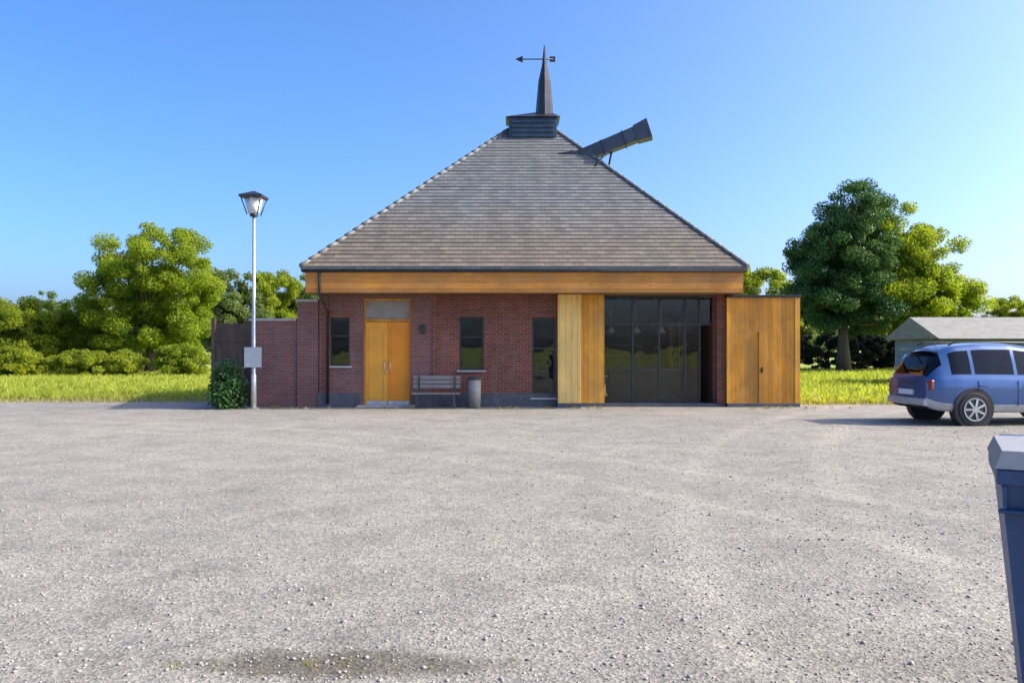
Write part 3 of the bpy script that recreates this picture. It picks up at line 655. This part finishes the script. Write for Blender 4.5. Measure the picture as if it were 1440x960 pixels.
bush('low_shrub', 140, 47, 120, 492, 'low shrub below the shaded side of the round tree', 'leaf_hd', 45, 26000, .065, cat='shrub')
bush('low_shrub', 258, 47, 70, 484, 'low shrub between the round tree and the board gate', 'leaf_md', 46, 24000, .065, cat='shrub')
bush('low_shrub', 322, 21.3, 30, 512, 'small dark shrub at the foot of the brown board gate', 'leaf_dk', 47, 3500, .06, cat='shrub')
bush('shade_hedge', 1165, 60, 130, 462, 'hedge with shade painted near black into its leaves under the dark tree', 'leaf_shade', 48, 36000, .075, cat='hedge')
bush('shade_hedge', 1262, 61, 120, 466, 'hedge with shade painted near black into its leaves under the bright green tree', 'leaf_shade', 49, 36000, .075, cat='hedge')
# distant trees
proto = []
for i, mt in enumerate(('leaf_far', 'leaf_md', 'leaf_far')):
    r = random.Random(60 + i); lob = [(0, 0, 5.2, 3.0, 2.6, 2.8), (-1.5, 0, 4, 2.0, 2, 2), (1.6, .2, 4.2, 2.1, 2, 2.3), (.2, 0, 2.6, 2.8, 2.2, 1.6)]
    me, cc = leaf_cloud('crown', mt, lob, 46000, .11, 60 + i, .6, 170)
    tm = trunk_mb(4.5, .25, [tuple(cc[k]) for k in range(14)], seed=60 + i).mesh('trunk'); tm.materials.append(M['bark'])
    proto.append((me, tm))
far = [(318, 82, 372, 'distant tree just right of the round tree'), (388, 86, 378, 'tallest distant tree behind the brick yard wall'), (446, 90, 384, 'distant tree peeping over the left eave'),
       (240, 84, 395, 'distant tree half hidden behind the round tree'), (150, 80, 412, 'distant tree behind the gap between bushes and round tree'), (60, 86, 410, 'distant tree behind the yellow green bush'), (-40, 82, 405, 'distant tree at the far left edge'),
       (1062, 80, 372, 'distant tree between the right eave and the dark tree'), (1128, 86, 392, 'distant tree behind the dark tree'), (1340, 84, 432, 'distant tree behind the bright green tree'), (1418, 86, 415, 'distant tree at the right edge above the grey barn roof'), (1500, 82, 400, 'distant tree beyond the right edge'),
       (1230, 90, 420, 'distant tree hidden behind the two right trees')]
for i, (px, d, yt, lb_) in enumerate(far):
    h = wz(yt, d); s = h / 8.2
    t = thing('distant_tree', (wx(px, d), d, 0), lb_, 'tree', 'distant trees on the horizon')
    t.scale = (s * .95, s * .95, s); t.rotation_euler.z = i * 1.3
    me, tm = proto[i % 3]; link_mesh('crown', me, t); link_mesh('trunk', tm, t)
# far treeline
me, _ = leaf_cloud('treeline', 'leaf_far', [(x, 150 + 10 * math.sin(x), 3.5, 9, 5, 3.6 + 1.5 * math.sin(x * .7)) for x in range(-190, 191, 9)], 60000, .5, 77, 1.8, 700)
o = link_mesh('treeline', me); o['kind'] = 'stuff'

# grey barn far right
bx0, bx1 = wx(1322, 34), wx(1640, 34)
ba = thing('barn', ((bx0 + bx1) / 2, 34, 0), 'long low blue grey shed behind the blue hatchback at the right edge', 'shed')
q = MB(); q.box(bx0, bx1, 34, 38, 0, 2.0); part('wall', q, 'barn', ba)
zt = wz(446, 36); q = MB(); e_ = [(bx0 - .3, 33.5), (bx1 + .3, 33.5), (bx1 + .3, 38.5), (bx0 - .3, 38.5)]
q.poly([(*e_[0], 2.02), (*e_[1], 2.02), (bx1 + .3, 36, zt), (bx0 - .3, 36, zt)]); q.poly([(*e_[2], 2.02), (*e_[3], 2.02), (bx0 - .3, 36, zt), (bx1 + .3, 36, zt)])
q.poly([(*e_[1], 2.02), (*e_[2], 2.02), (bx1 + .3, 36, zt)]); q.poly([(*e_[3], 2.02), (*e_[0], 2.02), (bx0 - .3, 36, zt)]); q.poly([(*e_[3], 2.02), (*e_[2], 2.02), (*e_[1], 2.02), (*e_[0], 2.02)]); part('roof', q, 'barnroof', ba)
for k in range(3):
    q = MB(); q.box(bx0 + 1.2 + k * 3, bx0 + 2.2 + k * 3, 33.95, 33.999, 1.0, 1.7); part('window', q, 'frame', ba)
# ------------------------------------------------------------------ blue car (front to the left)
CX, CY = wx(1272, 17.4), 17.4
car = thing('parked_car', (CX + 2.2, CY, 0), 'blue hatchback with silver sills parked at the right edge of the gravel', 'car')
st = [  # x, half width, z bottom, z belt, z top, roof half width
    (0, .62, .40, .62, .66, .55), (.06, .74, .34, .74, .80, .66), (.2, .83, .30, .82, .92, .74), (.5, .88, .28, .88, .99, .78), (1.05, .90, .27, .94, 1.06, .80),
    (1.3, .90, .27, .96, 1.14, .78), (1.75, .90, .27, .97, 1.48, .70), (2.05, .90, .27, .975, 1.64, .66), (2.6, .90, .27, .985, 1.71, .66), (3.2, .90, .27, .995, 1.71, .66), (3.8, .89, .28, 1.0, 1.66, .65), (4.15, .86, .31, 1.0, 1.5, .62), (4.35, .8, .36, .98, 1.12, .62), (4.42, .72, .42, .9, .96, .55)]
S = np.array(st); xs = np.concatenate([np.linspace(0, .5, 9), np.linspace(.55, 4.0, 50), np.linspace(4.05, 4.42, 10)])
def ci(col):  # smooth interpolation: linear then blurred
    fine = np.linspace(0, 4.42, 443); y = np.interp(fine, S[:, 0], S[:, col]); k = np.ones(15) / 15; yp = np.pad(y, 7, mode='reflect', reflect_type='odd'); return np.interp(xs, fine, np.convolve(yp, k, 'valid'))
hw, zb, zbe, zt, rw = [ci(k) for k in (1, 2, 3, 4, 5)]
rings = []
for i in range(len(xs)):
    h = []
    H = zt[i] - zbe[i]
    h += [(hw[i] * .9, zb[i]), (hw[i] * .975, zb[i] + .06), (hw[i] * .99, zb[i] + .17), (hw[i], zb[i] + (zbe[i] - zb[i]) * .5), (hw[i] * .995, zb[i] + (zbe[i] - zb[i]) * .72), (hw[i] * .985, zbe[i] - .05), (hw[i] * .955, zbe[i])]
    h += [(hw[i] * .955 + (rw[i] - hw[i] * .955) * .12, zbe[i] + H * .1), (hw[i] * .955 + (rw[i] - hw[i] * .955) * .5, zbe[i] + H * .48), (rw[i] * 1.02, zbe[i] + H * .82), (rw[i] * .93, zbe[i] + H * .95), (rw[i] * .6, zt[i]), (0, zt[i] + .012)]
    full = [(xs[i], -y, z) for y, z in h] + [(xs[i], y, z) for y, z in h[-2::-1]]
    rings.append([(CX + p[0], CY + p[1], p[2]) for p in full])
body, wind, rearw = MB(), MB(), MB(); glass = {}; sill = {}; NR = len(rings[0])
def in_win(x): return (1.62 < x < 2.5) or (2.6 < x < 3.42) or (3.5 < x < 3.95)
for i in range(len(xs) - 1):
    xm = (xs[i] + xs[i + 1]) / 2
    for j in range(NR - 1):
        jj = min(j, NR - 2 - j); tgt = body
        if jj in (7, 8) and in_win(xm): tgt = glass.setdefault((j < NR // 2, int(xm > 2.55) + int(xm > 3.46)), MB())
        elif jj in (9, 10, 11) and 1.28 < xm < 1.92: tgt = wind
        elif jj in (8, 9, 10, 11) and 4.1 < xm < 4.36: tgt = rearw
        elif jj in (0, 1): tgt = sill.setdefault(j < NR // 2, MB())
        tgt.poly([rings[i][j], rings[i][j + 1], rings[i + 1][j + 1], rings[i + 1][j]], True)
body.poly(rings[0][::-1]); body.poly(rings[-1])
rear = MB()
bo = part('body', body, 'car', car, weld=True); 
part('windscreen', wind, 'carglass', car, weld=True); part('rear_window', rearw, 'carglass', car, weld=True)
for mb_ in glass.values(): part('side_window', mb_, 'carglass', car, weld=True)
for mb_ in sill.values(): part('sill', mb_, 'sill', car, weld=True)
q = MB(); q.box(CX + 1.5, CX + 4.1, CY - .62, CY + .62, .3, .95); part('interior', q, 'carin', car)
for sx_ in (2.35, 3.3):
    for sy_ in (-.35, .35):
        q = MB(); q.box(CX + sx_, CX + sx_ + .14, CY + sy_ - .24, CY + sy_ + .24, .9, 1.28); q.box(CX + sx_ + .02, CX + sx_ + .12, CY + sy_ - .12, CY + sy_ + .12, 1.3, 1.5); part('seat', q, 'carin', car, .03)
for x in (.86, 3.5):
    for s_ in (-1, 1):
        yo = CY + s_ * .905; q = MB()
        for k in range(25):
            t0_, t1_ = math.pi * k / 24 - .12, math.pi * (k + 1) / 24 - .12
        q.tube([(CX + x, CY + s_ * .7, .36), (CX + x, yo + s_ * .004, .36)], .425, 28); part('wheel_arch', q, 'carin', car)
        q = MB(); q.tube([(CX + x, CY + s_ * .72, .345), (CX + x, CY + s_ * .74, .345), (CX + x, yo, .345), (CX + x, yo + s_ * .025, .345)], [.32, .345, .345, .325], 28); wh = part('wheel', q, 'rubber', car)
        q = MB(); q.tube([(CX + x, yo + s_ * .005, .345), (CX + x, yo + s_ * .028, .345)], .235, 28); part('brake_disc', q, 'carin', wh)
        q = MB()
        for k in range(28):
            a0, a1 = 2 * math.pi * k / 28, 2 * math.pi * (k + 1) / 28; pt = lambda a, r, d_: (CX + x + r * math.cos(a), yo + s_ * d_, .345 + r * math.sin(a))
            q.poly([pt(a0, .215, .034), pt(a1, .215, .034), pt(a1, .24, .036), pt(a0, .24, .036)]); q.poly([pt(a0, .24, .036), pt(a1, .24, .036), pt(a1, .24, .0), pt(a0, .24, .0)])
        for k in range(7):
            a = 2 * math.pi * k / 7
            P0 = [pt(a - .45, .05, .042), pt(a + .45, .05, .042), pt(a + .1, .222, .037), pt(a - .1, .222, .037)]; P1 = [pt(a - .45, .05, .026), pt(a + .45, .05, .026), pt(a + .1, .222, .026), pt(a - .1, .222, .026)]
            q.poly(P0); 
            for e0 in range(4): q.poly([P0[e0], P0[(e0 + 1) % 4], P1[(e0 + 1) % 4], P1[e0]])
        q.poly([pt(2 * math.pi * k / 16, .06, .043) for k in range(16)]); part('rim', q, 'alloy', wh)
for s_ in (-1, 1):
    q = MB(); q.box(CX + .09, CX + .34, CY + s_ * .72 - .09, CY + s_ * .72 + .1, .66, .8, Matrix.Rotation(s_ * -.45, 3, 'Z'), (CX + .2, CY + s_ * .72, .7)); part('headlight', q, 'headlamp', car, .02)
    q = MB(); q.box(CX + 1.52, CX + 1.66, CY + s_ * 1.0 - .1, CY + s_ * 1.0 + .1, .98, 1.12); q.box(CX + 1.56, CX + 1.6, CY + s_ * .88 - .06, CY + s_ * .9 + .06, 1.0, 1.05); part('mirror', q, 'car', car, .025)
    for hx in (2.25, 3.2):
        q = MB(); q.box(CX + hx, CX + hx + .17, CY + s_ * .915 - .012, CY + s_ * .915 + .012, .82, .85); part('door_handle', q, 'car', car, .006)
    for lx in (1.32, 2.55, 3.4):
        q = MB(); q.box(CX + lx - .004, CX + lx + .004, CY + s_ * .897 - .006, CY + s_ * .897 + .006, .42, .93); part('door_seam', q, 'carin', car)
q = MB(); q.box(CX - .015, CX + .03, CY - .45, CY + .45, .44, .56); part('grille', q, 'carin', car, .01)
for s_ in (-1, 1):
    q = MB(); q.box(CX + 4.2, CX + 4.4, CY + s_ * .7 - .08, CY + s_ * .7 + .1, .74, .95, Matrix.Rotation(s_ * .35, 3, 'Z'), (CX + 4.3, CY + s_ * .7, .8)); part('tail_light', q, 'taillight', car, .02)
q = MB(); q.box(CX + 4.36, CX + 4.46, CY - .26, CY + .26, .62, .73); part('number_plate', q, 'white', car, .005)
q = MB(); q.box(CX + 4.3, CX + 4.47, CY - .72, CY + .72, .4, .56); part('rear_bumper', q, 'sill', car, .03)
for s_ in (-1, 1):
    q = MB(); q.tube([(CX + 2.0, CY + s_ * .58, 1.655), (CX + 2.1, CY + s_ * .58, 1.725), (CX + 3.7, CY + s_ * .57, 1.735), (CX + 3.85, CY + s_ * .57, 1.67)], .016, 8); part('roof_rail', q, 'dkmetal', car)
q = MB(); q.tube([(CX + 4.2, CY - .1, 1.5), (CX + 4.3, CY + .25, 1.32)], .012, 6); part('wiper', q, 'carin', car)
q = MB(); q.box(CX + 4.4, CX + 4.425, CY - .62, CY + .62, .745, .755); part('tailgate_seam', q, 'carin', car)
q = MB(); q.box(CX + 4.33, CX + 4.44, CY - .3, CY + .3, .86, .89); part('tailgate_handle', q, 'dkmetal', car, .008)
q = MB(); q.tube([(CX + 3.95, CY + .3, 1.63), (CX + 4.12, CY + .3, 1.9)], .006, 6); part('aerial', q, 'carin', car)
q = MB(); q.box(CX + 4.02, CX + 4.26, CY - .55, CY + .55, 1.575, 1.605); part('spoiler', q, 'car', car, .012)
car.rotation_euler.z = math.pi + .06

# ------------------------------------------------------------------ wheelie bin, close at the right edge
BX, BY = 2.25, 3.17
wb = thing('wheelie_bin', (BX, BY, 0), 'dark blue wheelie bin with grey lid close by at the right edge', 'bin')
def taper(mb, x0, x1, y0, y1, z0, a0, a1, b0, b1, z1):
    A = [(x0, y0, z0), (x1, y0, z0), (x1, y1, z0), (x0, y1, z0)]; B = [(a0, b0, z1), (a1, b0, z1), (a1, b1, z1), (a0, b1, z1)]
    for i in range(4): mb.poly([A[i], A[(i + 1) % 4], B[(i + 1) % 4], B[i]])
    mb.poly(A[::-1]); mb.poly(B)
q = MB(); taper(q, BX - .175, BX + .175, BY - .2, BY + .26, .05, BX - .275, BX + .275, BY - .3, BY + .34, 1.0)
bd = part('body', q, 'bin', wb, .022)
q = MB(); q.box(BX - .29, BX + .29, BY - .325, BY + .36, .985, 1.04)
for k in range(7): q.box(BX - .27 + k * .085, BX - .255 + k * .085, BY - .322, BY - .29, .9, .984)
q.box(BX - .285, BX + .285, BY - .316, BY - .285, .885, .9); part('rim', q, 'bin', bd, .008)
q = MB(); taper(q, BX - .295, BX + .295, BY - .335, BY + .37, 1.042, BX - .27, BX + .27, BY - .29, BY + .33, 1.1); li = part('lid', q, 'binlid', wb, .024)
q = MB(); q.tube([(BX - .24, BY + .36, 1.06), (BX - .24, BY + .46, 1.08), (BX + .24, BY + .46, 1.08), (BX + .24, BY + .36, 1.06)], .016, 8); part('handle', q, 'bin', wb)
for s_ in (-1, 1):
    q = MB(); q.tube([(BX + s_ * .12, BY + .29, .1), (BX + s_ * .17, BY + .29, .1)], .1, 20); part('wheel', q, 'rubber', wb)
wb.scale = (1, 1, 1.1); wb.rotation_euler.z = -.5
